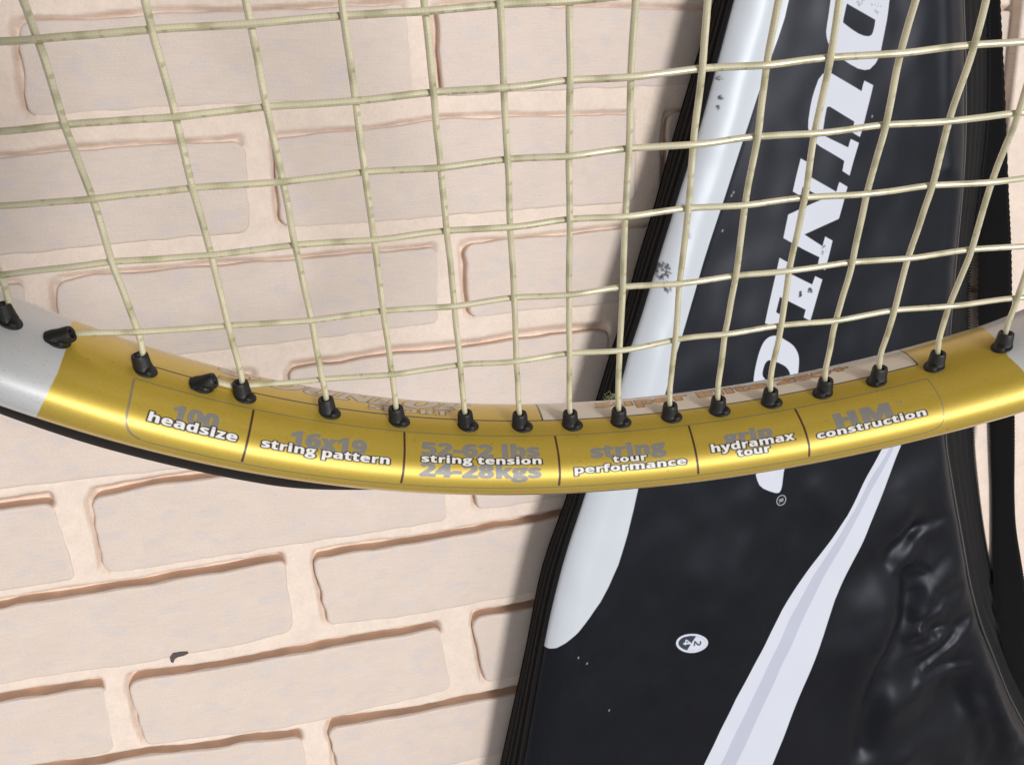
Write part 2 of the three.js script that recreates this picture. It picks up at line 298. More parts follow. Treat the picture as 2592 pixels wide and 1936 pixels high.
function frameCanvas(pal) {
  const c = document.createElement('canvas'); c.width = 2048; c.height = Math.round(2 * QH * PPM);
  const x = c.getContext('2d'), r = mulberry(4); x.scale(PPM, PPM); x.translate(-S0, QH);
  const rect = (a, b, q0, q1, f) => { x.fillStyle = f; x.fillRect(a, q0, b - a, q1 - q0); };
  const line = (pts, w, f) => { x.strokeStyle = f; x.lineWidth = w; x.lineCap = 'butt'; x.lineJoin = 'round'; x.beginPath(); pts.forEach((p, i) => i ? x.lineTo(...p) : x.moveTo(...p)); x.stroke(); };
  const poly = (pts, f) => { x.fillStyle = f; x.beginPath(); pts.forEach((p, i) => i ? x.lineTo(...p) : x.moveTo(...p)); x.closePath(); x.fill(); };
  rect(S0, S1, -QH, QH, pal.white);
  poly([[-119.5, -QH], [-119, -6], [-117.8, 2], [-117.3, 8], [-117.4, 13], [-118.4, QH], [82.5, QH], [81.9, 8], [81, 4], [81.4, 0], [82.2, -9], [82.8, -QH]], pal.gold);
  if (pal.fleck) for (let i = 0; i < 26000; i++) { x.fillStyle = r() > 0.5 ? 'rgba(255,235,150,0.3)' : 'rgba(60,40,0,0.22)'; const d = 0.07 + 0.1 * r(); x.fillRect(S0 + r() * (S1 - S0), -QH + r() * 2 * QH, d, d); }
  rect(-21.2, 63.7, -QH, -1.1, pal.beige);
  const text = (t, a, b, qt, qb, fill, o = {}) => {
    x.save(); const fs = 10; x.font = `${o.italic ? 'italic ' : ''}bold ${fs}px ${o.font || 'sans-serif'}`; const w = x.measureText(t).width, cap = o.cap || 7.14;
    x.translate(a, qb); x.scale((b - a) / w, (qb - qt) / cap); if (o.skew) x.transform(1, 0, o.skew, 1, 0, 0); x.lineJoin = 'round';
    if (o.under) { x.strokeStyle = o.under; x.lineWidth = o.uw || 2.6; x.strokeText(t, 0, 0); }
    if (o.fat) { x.strokeStyle = fill; x.lineWidth = o.fat; x.strokeText(t, 0, 0); }
    x.fillStyle = fill; x.fillText(t, 0, 0);
    if (o.edge) { x.strokeStyle = o.edge; x.lineWidth = o.ew || 0.5; x.strokeText(t, 0, 0); }
    x.restore();
  };
  // inner side: name, model, rules
  line([[-105.8, -1.05], [63.7, -1.05]], 0.3, pal.black); line([[-105.8, -QH], [-105.8, -1.05]], 0.3, pal.black); line([[-21.6, -QH], [-21.2, -6], [-21, -1.05]], 0.35, pal.black); line([[63.7, -QH], [63.7, -1.05]], 0.3, pal.black);
  text('DUNLOP', -81.5, -38.5, -9.4, -4.95, pal.pale, { font: 'serif', fat: 0.7, under: pal.brown, uw: 1.4, skew: -0.35, cap: 6.7 });
  text('SPORT', -59, -41.4, -4.15, -2.35, pal.pale, { fat: 0.3, under: pal.brown, uw: 1.4 });
  x.save(); x.translate(-86.3, -6.6); x.lineWidth = 0.26; x.strokeStyle = pal.brown; x.fillStyle = pal.pale;   // the arrow-like emblem before the name
  x.beginPath(); x.moveTo(4.6, -1.6); x.bezierCurveTo(0, -4.6, -4.4, -4.2, -4.2, -1.6); x.bezierCurveTo(-4, 0.6, -0.8, 0.9, 0.4, 0.2); x.bezierCurveTo(1.2, -0.6, -0.4, -1.5, -1.6, -1.5); x.bezierCurveTo(-2.4, -2.6, 0.6, -2.9, 2.4, -0.8); x.bezierCurveTo(2.6, 1.4, -0.6, 2.9, -3.9, 3.1); x.lineTo(-3.6, 2.3); x.bezierCurveTo(0, 2.2, 3.2, 1.2, 4.6, -1.6); x.closePath(); x.fill(); x.stroke(); x.restore();
  text('Super Elite 265+', -8.2, 50.4, -8.6, -5.2, pal.goldText, { fat: 0.25, under: pal.brown, uw: 1.15 });
  // front: the specification panel
  x.strokeStyle = pal.rule; x.lineWidth = 0.22; x.beginPath(); x.moveTo(-104.9, 3.7); x.lineTo(63.4, 3.7); x.bezierCurveTo(64.2, 8, 63.8, 11, 63.2, 13.4); x.bezierCurveTo(62.4, 15.4, 60.5, 15.75, 58, 15.75); x.lineTo(-99.4, 15.75); x.bezierCurveTo(-102.6, 15.4, -103.6, 13.6, -103.9, 11.6); x.bezierCurveTo(-104.3, 8.6, -104.6, 6.4, -104.9, 3.7); x.stroke();
  x.lineWidth = 0.42; x.beginPath(); x.moveTo(-104.9, 3.9); x.bezierCurveTo(-104.6, 6.4, -104.3, 8.6, -103.9, 11.6); x.bezierCurveTo(-103.6, 13.6, -102.6, 15.2, -100.4, 15.6); x.stroke();
  for (const [d0, d1] of [[-82, -81.9], [-51.3, -51.1], [-19, -18.8], [10.5, 10.5], [34.2, 34.5]]) line([[d0, 3.9], [d1, 9], [d1, 13], [d0, 15.4]], 0.42, pal.dark);
  const grey = (t, a, b, qt, qb, o = {}) => text(t, a, b, qt, qb, pal.grey, { fat: 0.75, ...o }), white = (t, a, b, qt, qb, o = {}) => text(t, a, b, qt, qb, pal.text, { fat: 0.3, under: pal.black, uw: 1.9, ...o });
  grey('100', -96.6, -87.8, 7.3, 10.3); white('headsize', -100.5, -83.7, 9.95, 11.75);
  grey('16x19', -74.1, -58.8, 7.3, 10.3); white('string pattern', -79.3, -53.8, 10.05, 11.7);
  grey('52-62 lbs', -47.7, -22.7, 6.25, 9.1); grey('24-28kgs', -47.9, -22.6, 10.95, 13.55); white('string tension', -47.7, -22.3, 9.1, 10.65);
  grey('string', -12, 4.3, 7.05, 9.9, { cap: 7.4 }); white('tour', -7.4, 0, 9.85, 11.1, { cap: 6.4 }); white('performance', -15.9, 8.3, 11.4, 12.9);
  grey('grip', 17, 27.8, 7.1, 9.6, { cap: 7.4 }); white('hydramax', 13.7, 31.9, 9.5, 11.15); white('tour', 19.1, 26.3, 11.45, 12.85, { cap: 6.4 });
  grey('HM', 40.7, 53.9, 7.5, 10.5); text('TM', 54.8, 56.3, 7.4, 7.9, pal.grey); white('construction', 36.5, 60.2, 10.35, 11.9);
  if (pal.fleck) { x.lineWidth = 0.06; for (let i = 0; i < 26; i++) { const a = S0 + 20 + r() * 210, b = 4 + r() * 13; x.strokeStyle = r() > 0.4 ? 'rgba(255,240,190,0.5)' : 'rgba(80,60,20,0.45)'; x.beginPath(); x.moveTo(a, b); x.lineTo(a + 1.6 * (r() - 0.5), b + 1.1 * (r() - 0.5)); x.stroke(); } }
  if (pal.fleck) for (let i = 0; i < 60; i++) { x.fillStyle = 'rgba(60,45,20,0.5)'; x.beginPath(); x.arc(S0 + r() * (S1 - S0), -3 + r() * 22, 0.05 + 0.1 * r(), 0, 7); x.fill(); }
  const t = new THREE.CanvasTexture(c); t.anisotropy = 8; if (pal.srgb) t.colorSpace = THREE.SRGBColorSpace; return t;
}
const frameColor = frameCanvas({ srgb: true, fleck: true, white: '#d6d8da', gold: '#d4b648', beige: '#e4dac8', pale: '#d2c4ab', brown: '#6d4a26', goldText: '#c08a24', black: '#241a14', dark: '#3a1f10', rule: '#978a72', grey: '#8d8a88', text: '#f3f2ee' });
// green = roughness, blue = metalness
const M = (r, m) => `rgb(0,${Math.round(r * 255)},${Math.round(m * 255)})`;
const frameMR = frameCanvas({ white: M(0.42, 0.12), gold: M(0.38, 0.48), beige: M(0.5, 0.1), pale: M(0.5, 0.1), brown: M(0.5, 0), goldText: M(0.45, 0.5), black: M(0.5, 0), dark: M(0.5, 0), rule: M(0.45, 0.4), grey: M(0.45, 0.2), text: M(0.5, 0) });
const frameMat = new THREE.MeshPhysicalMaterial({ map: frameColor, roughnessMap: frameMR, metalnessMap: frameMR, roughness: 1, metalness: 1, clearcoat: 1, clearcoatRoughness: 0.2 });
mesh('frame_tip', frameSweep(S0, S1, 330), frameMat, racket);
const rimTotal = rimLen[rimLen.length - 1];
mesh('frame_hoop', frameSweep(S1, S0 + rimTotal, 330, 40), new THREE.MeshPhysicalMaterial({ color: 0xd6d8da, roughness: 0.42, metalness: 0.12, clearcoat: 1, clearcoatRoughness: 0.2 }), racket);
const blackPlastic = new THREE.MeshStandardMaterial({ color: new THREE.Color().setRGB(0.01, 0.0095, 0.0095), roughness: 0.52 });
// black bumper guard along the outside of the rim
mesh('bumper_guard', grid(16, 120, (u, v) => {
  const s = lerp(-150, -44, v), { p, n } = rimAt(s), a = u * 2 * Math.PI, sh = 3.2 * smooth(-76, -46, s) + 0.7 * (1 - smooth(-135, -105, s)), uu = 11.4 - sh + 6.8 * Math.cos(a), vv = 12 * Math.sin(a);
  return V3((p.x + n.x * uu) * MM, (p.y + n.y * uu) * MM, vv * MM);
}, null, true), new THREE.MeshStandardMaterial({ color: new THREE.Color().setRGB(0.007, 0.005, 0.0045), roughness: 0.7 }), racket);

// strings
const strMap = dataTex(256, 1024, (i, j) => {
  const fine = hash(i, j, 6) - 0.5, tw = Math.sin((i / 256 * 2 + j / 1024 * 90) * Math.PI * 2) , n = noise2(i / 40, j / 160), dirt = smooth(0.1, 0.9, noise2(i / 80 + 20, j / 130)) * 0.6 + 0.5 * smooth(0.6, 0.85, noise2(i / 40 + 4, j / 60 + 90));
  const k = 1 + 0.05 * fine + 0.012 * tw + 0.05 * n; return [clamp((222 - 66 * dirt) * k, 0, 255), clamp((215 - 60 * dirt) * k, 0, 255), clamp((183 - 70 * dirt) * k, 0, 255)];
}, true);
const strMat = new THREE.MeshPhysicalMaterial({ map: strMap, roughness: 0.4, clearcoat: 1, clearcoatRoughness: 0.2 });
const mains = [[-92.2, -89.6], [-71.8, -69.6], [-54.7, -52.1], [-38.7, -37.3], [-24.8, -22.7], [-10.4, -10.1], [1.3, 1.8], [12.3, 12.9], [23.1, 23.4], [34.5, 35.6], [45.3, 47.3], [57, 57.8], [69.2, 70.9], [81.1, 83.6], [93.7, 96], [108.1, 110]];  // x at y = 5 and y = 90
const crossY = [17, 31.4, 47.3, 60.2, 73.2, 86]; while (crossY.length < 19) crossY.push(crossY[crossY.length - 1] + 13.2 + 0.35 * (crossY.length - 6) * (crossY.length > 13 ? 1 : 0));
const crossTilt = (k) => [0, 0, 0, 0.002, 0.004, -0.006][k] ?? 0;
const crossBend = [[[-61, 1.9], [-55, 0.2], [-40, -0.7], [25, -0.5], [45, 0.9], [95, 2.2], [112, 2]], [[-84, 1.7], [-50, -0.1], [45, 0], [60, 0.5], [105, 0.8]]];   // the last two cross strings are pulled a little out of line
const bend = (k, x) => { const t = crossBend[k]; if (!t) return 0; if (x <= t[0][0]) return t[0][1]; for (let i = 0; i + 1 < t.length; i++) if (x < t[i + 1][0]) return lerp(t[i][1], t[i + 1][1], smooth(t[i][0], t[i + 1][0], x)); return t[t.length - 1][1]; };
const mainX = (m, y) => m[0] + (m[1] - m[0]) * clamp((y - 5) / 85, 0, 1.5);
const outline = rim.map((p) => [p.x, p.y]);
const crossings = (axis, val) => { const o = []; for (let i = 0; i < outline.length; i++) { const a = outline[i], b = outline[(i + 1) % outline.length]; if ((a[axis] - val) * (b[axis] - val) < 0) o.push(lerp(a[1 - axis], b[1 - axis], (val - a[axis]) / (b[axis] - a[axis]))); } return o.sort((p, q) => p - q); };
const WV = 0.46, RS = 0.615;
const strings = [];
mains.forEach((m, i) => {
  const y0 = inner(m[0]), top = crossings(0, mainX(m, 300)); const y1 = Math.max(...top), pts = [];
  const far = Number.isFinite(y1) ? y1 : 300;
  for (let y = y0 + 1.2; y <= far; y += y < 130 ? 1.5 : 4) {
    let z = 0; for (let k = 0; k < crossY.length; k++) { const d = (y - crossY[k]) / 5.2; z += ((i + k) % 2 ? 1 : -1) * WV * Math.exp(-d * d); }
    if (y < y0 + 7) z = lerp(1, z, smooth(y0 + 1, y0 + 7, y));
    pts.push(V3((mainX(m, y) + 0.07 * noise2(y / 12, i * 9.1)) * MM, y * MM, z * MM));
  }
  mesh('main_string', tube(pts, RS * MM, 10, 1 / 0.06), strMat, racket);
});
crossY.forEach((cy, k) => {
  const xsr = crossings(1, cy); if (xsr.length < 2) return; let x0 = xsr[0], x1 = xsr[xsr.length - 1];
  const pts = []; 
  for (let x = k < 2 ? [-60.6, -83.4][k] : x0 + 1.4; x <= x1; x += 1.6) {
    let z = 0; mains.forEach((m, i) => { const d = (x - mainX(m, cy)) / 5.2; z += ((i + k) % 2 ? -1 : 1) * WV * Math.exp(-d * d); });
    pts.push(V3(x * MM, (cy + crossTilt(k) * (x - 20) + bend(k, x) + 0.06 * noise2(x / 14, k * 7.3)) * MM, z * MM));
  }
  mesh('cross_string', tube(pts, RS * MM, 10, 1 / 0.06), strMat, racket);
});
// grommets
const barrel = new THREE.LatheGeometry([[2.0, -1.2], [1.95, 0], [1.75, 0.9], [1.62, 2.8], [1.5, 3.2], [1.2, 3.25], [0.9, 3.0], [0.9, 0.5], [0, 0.4]].map(([r, y]) => new THREE.Vector2(r * MM, y * MM)), 24);
function grommet(x, y, dir, side, tilt) {                  // on the rim at x, y; the string leaves along dir
  const flange = new THREE.SphereGeometry(1, 20, 12); flange.scale(2.25 * MM, 0.75 * MM, 2.05 * MM); flange.translate(side * 0.5 * MM, 0.1 * MM, 0.35 * MM); flange.rotateZ(tilt);
  const b = barrel.clone(), q = new THREE.Quaternion().setFromUnitVectors(V3(0, 1, 0), dir); b.applyQuaternion(q);
  const lip = new THREE.SphereGeometry(1, 14, 10); lip.scale(1.15 * MM, 1.0 * MM, 1.35 * MM); lip.translate(side * 1.2 * MM, 0.5 * MM, 0.9 * MM); lip.rotateZ(tilt);
  const g = mergeGeometries([flange, b, lip].map((e) => e.toNonIndexed())); g.translate(x * MM, y * MM, 1.6 * MM);
  mesh('grommet', toCreasedNormals(g, 0.9), blackPlastic, racket);
}
mains.forEach((m) => { const x = m[0], y = inner(x), sl = Math.atan((inner(x + 0.5) - inner(x - 0.5))); grommet(x, y, V3((mainX(m, 30) - x) / 30, 1, -0.12).normalize(), x < 60 ? 1 : -1, sl); });
for (const k of [0, 1]) { const xs = [-62.3, -85.3][k], cy = inner(xs), sl = Math.atan(inner(xs + 0.5) - inner(xs - 0.5)); grommet(xs, cy, V3(1, 0.25, -0.05).normalize(), 1, sl); }
{ // frayed hair on one main string
  const f = mains[8][0], y = inner(f) + 5, gs = [];
  for (let i = 0; i < 9; i++) { const pts = [], ph = hash(i, 5) * 6, len = 1.2 + 1.9 * hash(i, 1); for (let k = 0; k <= 26; k++) { const t = k / 26; pts.push(V3((f - 0.4 - t * len + 0.5 * Math.sin(t * 6 + ph) * t) * MM, (y + 4 * (hash(i, 2) - 0.3) + 1.8 * (hash(i, 3) - 0.6) * t + 0.7 * Math.sin(t * 7 + ph) * t) * MM, (0.4 + 1.4 * t * (hash(i, 4) - 0.4)) * MM)); } gs.push(tube(pts, 0.035 * MM, 5)); }
  const m = mesh('frayed_fibre', mergeGeometries(gs), new THREE.MeshStandardMaterial({ color: 0xa9ad84, roughness: 0.6 }), racket);
}

// ---------------------------------------------------------------- tablet added unseen behind the lens, to shade the upper left strings
{
  const t = thing('added_tablet', 'dark tablet computer added unseen behind the camera to shade the strings', 'tablet', CAM.clone());
  t.quaternion.setFromRotationMatrix(new THREE.Matrix4().makeBasis(cRight, cUp, cBack));
  const b = new RoundedBoxGeometry(0.241, 0.186, 0.009, 4, 0.0044); b.translate(-0.1085, 0.081, 0.009); mesh('tablet_body', b, new THREE.MeshStandardMaterial({ color: 0x1a1a1c, roughness: 0.4 }), t);
  const rg = new THREE.TorusGeometry(0.0042, 0.0008, 8, 28); rg.translate(0, 0, 0.0045); mesh('lens_ring', rg, new THREE.MeshStandardMaterial({ color: 0x888888, metalness: 1, roughness: 0.3 }), t);
}

// ---------------------------------------------------------------- racket bag
const bag = thing('racket_bag', 'black racket bag with silver printed stripes and big white lettering leaning on the wall', 'racket bag', V3(0, 0, 0));
const curveY = (pts) => { const w = pts.slice().sort((a, b) => a[1] - b[1]); return (y) => {   // x as a smooth function of y through points
  if (y <= w[0][1]) return w[0][0] + (y - w[0][1]) * (w[1][0] - w[0][0]) / (w[1][1] - w[0][1]);
  const n = w.length; if (y >= w[n - 1][1]) return w[n - 1][0] + (y - w[n - 1][1]) * (w[n - 1][0] - w[n - 2][0]) / (w[n - 1][1] - w[n - 2][1]);
  let i = 0; while (w[i + 1][1] < y) i++; const m = (k) => { const a = Math.max(k - 1, 0), b = Math.min(k + 1, n - 1); return (w[b][0] - w[a][0]) / (w[b][1] - w[a][1]); };
  const h = w[i + 1][1] - w[i][1], t = (y - w[i][1]) / h, t2 = t * t, t3 = t2 * t;
  return (2 * t3 - 3 * t2 + 1) * w[i][0] + (t3 - 2 * t2 + t) * h * m(i) + (-2 * t3 + 3 * t2) * w[i + 1][0] + (t3 - t2) * h * m(i + 1); }; };
const ZE = 0.047, ZB = 0.013;
const edge = (list, z) => curveY(list.map(([a, b]) => { const p = at(a, b, z); return [p.x, p.y]; }));
const leftF = edge([[1853, 5], [1769, 320], [1713, 500], [1656, 682], [1619, 803], [1589, 893], [1574, 950], [1477, 1252], [1419, 1436], [1371, 1648], [1320, 1936]], ZE);
const leftB = edge([[1809, 5], [1700, 370], [1665, 500], [1610, 682], [1578, 803], [1548, 893], [1438, 1252], [1374, 1436], [1331, 1648], [1268, 1936]], ZB);
const rightF = edge([[2434, 0], [2440, 200], [2436, 420], [2412, 700], [2397, 900], [2390, 1104], [2404, 1207], [2428, 1343], [2452, 1476], [2464, 1524], [2482, 1584], [2513, 1663], [2549, 1754], [2592, 1838], [2640, 1930]], ZE);
const rightB = edge([[2500, 0], [2498, 300], [2468, 560], [2452, 700], [2450, 830], [2460, 1092], [2476, 1261], [2495, 1388], [2510, 1452], [2540, 1540], [2590, 1640], [2680, 1780], [2800, 1936], [2900, 2050]], 0.014);
const YT = 0.16, YB = -0.78;
const PR = (cx, cy, s) => (list) => list.map(([a, b]) => [cx + a / s, cy + b / s]);
const cR = PR(2192, 1436, 3.305), cS = PR(2192, 980, 3.305), cL = PR(1250, 1200, 1.648);
// folds of the soft front: [points in the photograph, half width m, height m, 1 for a ridge that steps down towards the top]
const folds = [
  [cS([[300, 1350], [330, 1330], [400, 1265], [480, 1205], [575, 1165]]), 0.0032, 0.0022, 1], [cS([[470, 1370], [545, 1460], [555, 1600]]).concat(cR([[525, 90], [470, 240], [400, 430]])), 0.0065, 0.0034, 1],
  [cR([[395, 430], [402, 485], [470, 512], [560, 548], [640, 522], [710, 520]]), 0.0028, 0.0020, 1], [cR([[828, 496], [740, 600], [620, 710], [500, 820], [440, 890]]), 0.003, 0.0021, 1],
  [cR([[425, 880], [490, 914], [620, 868], [800, 812]]), 0.003, 0.0019, 1], [cR([[720, 238], [640, 275], [560, 350], [480, 430]]), 0.0038, 0.0019, 1],
  [cR([[815, 830], [840, 980], [880, 1150], [960, 1350], [1010, 1600]]), 0.007, 0.0042, 1], [cR([[960, 860], [1040, 1080], [1105, 1330], [1150, 1600]]), 0.006, 0.0034, 1], [cR([[1120, 1110], [1220, 1260], [1340, 1440]]), 0.005, 0.0026, 1],
  [cR([[330, 560], [300, 700], [380, 830]]), 0.008, 0.003, 1], [cR([[560, 560], [470, 670], [430, 780]]), 0.005, 0.0022, 1],
  [cR([[150, 300], [190, 430]]), 0.022, 0.005, 0], [cR([[230, 1200], [300, 1500]]), 0.028, 0.006, 0], [cR([[760, 1380], [800, 1700]]), 0.02, 0.004, 0], [cR([[-80, 700], [-60, 900]]), 0.025, 0.004, 0],
  [cR([[370, 100], [345, 380], [230, 620], [110, 860], [30, 1150], [-40, 1500]]), 0.011, -0.0052, 0], [cR([[700, 1000], [730, 1200], [760, 1420]]), 0.014, -0.003, 0], [cS([[420, 1220], [320, 1310], [180, 1470]]), 0.009, -0.0034, 0],
  [cL([[1235, 200], [1215, 330], [1202, 450], [1212, 570], [1240, 620]]), 0.009, -0.0009, 0], [cL([[1700, 60], [1710, 140]]), 0.016, 0.003, 0], [cL([[1560, 560], [1600, 700]]), 0.026, 0.004, 0], [cL([[850, 480], [880, 560]]), 0.035, 0.003, 0], [cL([[1060, 130], [1050, 420]]), 0.022, 0.002, 0], [cL([[1330, 60], [1400, 130]]), 0.012, 0.002, 0],
  [cR([[-170, 540], [40, 420], [230, 300]]), 0.014, 0.0022, 1], [cR([[-60, 1130], [150, 1010], [330, 900]]), 0.015, 0.0026, 1], [cR([[90, 1540], [330, 1440], [560, 1400]]), 0.014, 0.003, 1], [cR([[540, 1290], [640, 1210], [760, 1180]]), 0.009, 0.0022, 1], [cR([[-340, 330], [-170, 220], [-40, 130]]), 0.012, 0.0011, 1],
  [cR([[880, 720], [960, 760], [1060, 900], [1180, 1120]]), 0.006, 0.0018, 1], [cS([[150, 1000], [260, 900], [370, 800]]), 0.01, 0.0024, 1], [cR([[480, 640], [600, 590], [690, 600]]), 0.0035, 0.0014, 1], [cR([[300, 1010], [420, 1000], [520, 960]]), 0.006, 0.0018, 1], [cL([[740, 660], [880, 560], [980, 520]]), 0.016, 0.0014, 1], [cL([[1000, 300], [1080, 250]]), 0.014, 0.001, 1],
  [[[2330, 40], [2300, 500], [2290, 900]], 0.022, 0.0025, 0], [[[2390, 0], [2400, 420]], 0.007, 0.0018, 0],
].map(([pts, w, h, st]) => [pts.map(([a, b]) => { const p = at(a, b, 0.057); return [p.x, p.y]; }), st ? w * 1.25 : w, h, st]);
const segD = (x, y, a, b) => { const dx = b[0] - a[0], dy = b[1] - a[1], u = ((x - a[0]) * dx + (y - a[1]) * dy) / (dx * dx + dy * dy), t = clamp(u, 0, 1); return Math.hypot(x - a[0] - dx * t, y - a[1] - dy * t); };
function foldZ(x, y, p, w, h, st) {
  let d = 9, k = 0; for (let i = 0; i + 1 < p.length; i++) { const e = segD(x, y, p[i], p[i + 1]); if (e < d) { d = e; k = i; } }
  if (!st) return h * Math.exp(-(d * d) / (w * w));
  let sd = 0, sw = 0; for (let i = 0; i + 1 < p.length; i++) {                       // signed side of the polyline, blended over its pieces
    const a = p[i], b = p[i + 1], L = Math.hypot(b[0] - a[0], b[1] - a[1]); let nx = -(b[1] - a[1]) / L, ny = (b[0] - a[0]) / L; if (nx * -0.5 + ny * 0.87 < 0) { nx = -nx; ny = -ny; }
    const e = segD(x, y, a, b), q = Math.exp(-((e - d) ** 2) / (w * w * 0.6)); sd += q * ((x - a[0]) * nx + (y - a[1]) * ny); sw += q; }
  const f = Math.min(1, Math.hypot(x - p[0][0], y - p[0][1]) / (3 * w), Math.hypot(x - p[p.length - 1][0], y - p[p.length - 1][1]) / (3 * w));
  return -1.35 * h * Math.tanh(sd / sw / w) * Math.exp(-(d * d) / (w * w * 7)) * (0.35 + 0.65 * f);
}
const boxes = folds.map(([p, w, , st]) => { const m = (st ? 7 : 3) * w, X = p.map((q) => q[0]), Y = p.map((q) => q[1]); return [Math.min(...X) - m, Math.max(...X) + m, Math.min(...Y) - m, Math.max(...Y) + m]; });
function bagZ(x, y) {
  const l = leftF(y), r = rightF(y), dl = Math.max(0, x - l), dr = Math.max(0, r - x), rollL = Math.sqrt(1 - (1 - clamp(dl / 0.022, 0, 1)) ** 2), rollR = Math.sqrt(1 - (1 - clamp(dr / 0.02, 0, 1)) ** 2);
  let z = ZE + 0.011 * Math.min(rollL, rollR) * (0.6 + 0.4 * Math.max(rollL, rollR)) - 0.0022 * smooth(0.016, 0.034, dl) + 0.004 * Math.sin(Math.PI * clamp((x - l) / (r - l), 0, 1));
  z += 0.0012 * noise2(x * 9, y * 6) + 0.0004 * noise2(x * 28, y * 22);
  folds.forEach(([p, w, h, st], k) => { const b = boxes[k]; if (x < b[0] || x > b[1] || y < b[2] || y > b[3]) return; z += foldZ(x, y, p, w, h, st) * Math.min(1, dr / 0.012); });
  return z;
}
const TX0 = 0.2, TX1 = 0.92, TY0 = -0.79, TY1 = 0.17;
function bagCanvas(pal) {
  const c = document.createElement('canvas'); c.width = 1566; c.height = 2048; const x = c.getContext('2d'), r = mulberry(21);
  const P = ([a, b], z = 0.057) => { const p = at(a, b, z); return [(p.x - TX0) / (TX1 - TX0) * c.width, (TY1 - p.y) / (TY1 - TY0) * c.height]; };
  const path = (pts, z, curved) => { const q = pts.map((p) => P(p, z)), n = q.length; x.moveTo(...q[0]);
    if (!curved) { for (let i = 1; i < n; i++) x.lineTo(...q[i]); } else for (let i = 0; i < n; i++) { const a = q[(i + n - 1) % n], b = q[i], d = q[(i + 1) % n], e = q[(i + 2) % n]; x.bezierCurveTo(b[0] + (d[0] - a[0]) / 6, b[1] + (d[1] - a[1]) / 6, d[0] - (e[0] - b[0]) / 6, d[1] - (e[1] - b[1]) / 6, d[0], d[1]); }
    x.closePath(); };
  const fill = (f, ...ps) => { x.fillStyle = f; x.beginPath(); ps.forEach((p) => path(p.pts || p, 0.057, p.curved)); x.fill('evenodd'); };
  x.fillStyle = pal.cloth; x.fillRect(0, 0, c.width, c.height);
  if (pal.weave) for (let i = 0; i < 90000; i++) { x.fillStyle = r() > 0.55 ? 'rgba(92,98,120,0.10)' : 'rgba(0,0,0,0.14)'; x.fillRect(r() * c.width, r() * c.height, 1 + r() * 1.5, 1 + r()); }
  const A = PR(2000, 0, 6.883), B = PR(1980, 160, 5.507), C = PR(1900, 360, 4.86), D = PR(1840, 620, 4.237), E = PR(1500, 0, 2.0256), F = PR(1350, 500, 3.304);
  // silver band down the left side
  fill(pal.silver, [[2030, -260], ...E([[1005, 0], [985, 90], [950, 200], [915, 300], [880, 400], [840, 520], [800, 640], [720, 880], [640, 1130]]), ...F([[1380, 690], [1240, 1160], [1110, 1600]]), [1650, 1115], ...cL([[605, 60], [585, 150], [560, 250], [520, 380], [480, 470], [445, 535], [400, 595], [350, 655], [300, 703], [265, 730], [240, 741], [200, 745]]), [1300, 1660], [1200, 1700], [1500, 700], [1800, -260]]);
  // diagonal stripe, two silver sides and a grey middle
  const left = cL([[1680, -210], [1620, -105], [1560, 0], [1470, 170], [1400, 270], [1330, 365], [1262, 460], [1196, 562], [1131, 680], [1065, 805], [1000, 930], [870, 1213], [830, 1300]]), right = cL([[1740, -210], [1700, -105], [1655, 0], [1580, 180], [1510, 330], [1420, 520], [1370, 660], [1290, 860], [1150, 1213], [1115, 1300]]);
  fill(pal.silver2, [...left, ...right.reverse()]);
  fill(pal.grey, cL([[1700, -200], [1640, -80], [1585, 0], [1500, 150], [1330, 420], [1228, 600], [1130, 800], [1010, 1060], [940, 1213], [900, 1300], [965, 1300], [1003, 1213], [1075, 1050], [1195, 780], [1285, 600], [1375, 420], [1530, 150], [1615, 0], [1660, -80], [1715, -200]]));
  // lettering, reading downwards
  fill(pal.silver2, A([[690, -300], [665, 0], [630, 250], [602, 440], [590, 560], [600, 660], [625, 750], [680, 850], [755, 940], [850, 1020], [1000, 1130], [1130, 1203], [1250, 1230], [1340, 1213], [1440, 1120], [1500, 1010], [1540, 880], [1640, 350], [1695, 0], [1735, -300]]), A([[950, 75], [1440, 355], [1422, 480], [1400, 570], [1375, 618], [1330, 638], [1250, 628], [1150, 590], [1020, 510], [880, 400], [890, 330]]));
  fill(pal.silver2, B([[600, 122], [650, 133], [1065, 390], [1085, 300], [1104, 244], [1228, 310], [1085, 900], [1040, 1032], [935, 968], [965, 815], [640, 610], [610, 606], [595, 625], [570, 760], [548, 930], [560, 1005], [640, 1050], [880, 1172], [898, 1100], [915, 1053], [1029, 1110], [905, 1566], [803, 1500], [828, 1360], [510, 1162], [420, 1090], [365, 985], [345, 900], [352, 780], [375, 620], [400, 490], [430, 380], [480, 230], [540, 150]]));
  fill(pal.silver2, C([[600, 195], [700, 250], [665, 390], [1025, 605], [1045, 530], [1062, 484], [1162, 545], [1065, 930], [1055, 942], [640, 1130], [860, 1272], [895, 1153], [988, 1205], [895, 1570], [798, 1515], [822, 1410], [610, 1308], [380, 1175], [440, 885], [872, 690], [625, 548], [598, 662], [500, 605]]));
  fill(pal.silver2, D([[540, 130], [625, 178], [600, 275], [892, 416], [925, 327], [1006, 365], [868, 805], [795, 770], [820, 687], [540, 550], [500, 710], [560, 745], [540, 870], [470, 860], [380, 830]]));
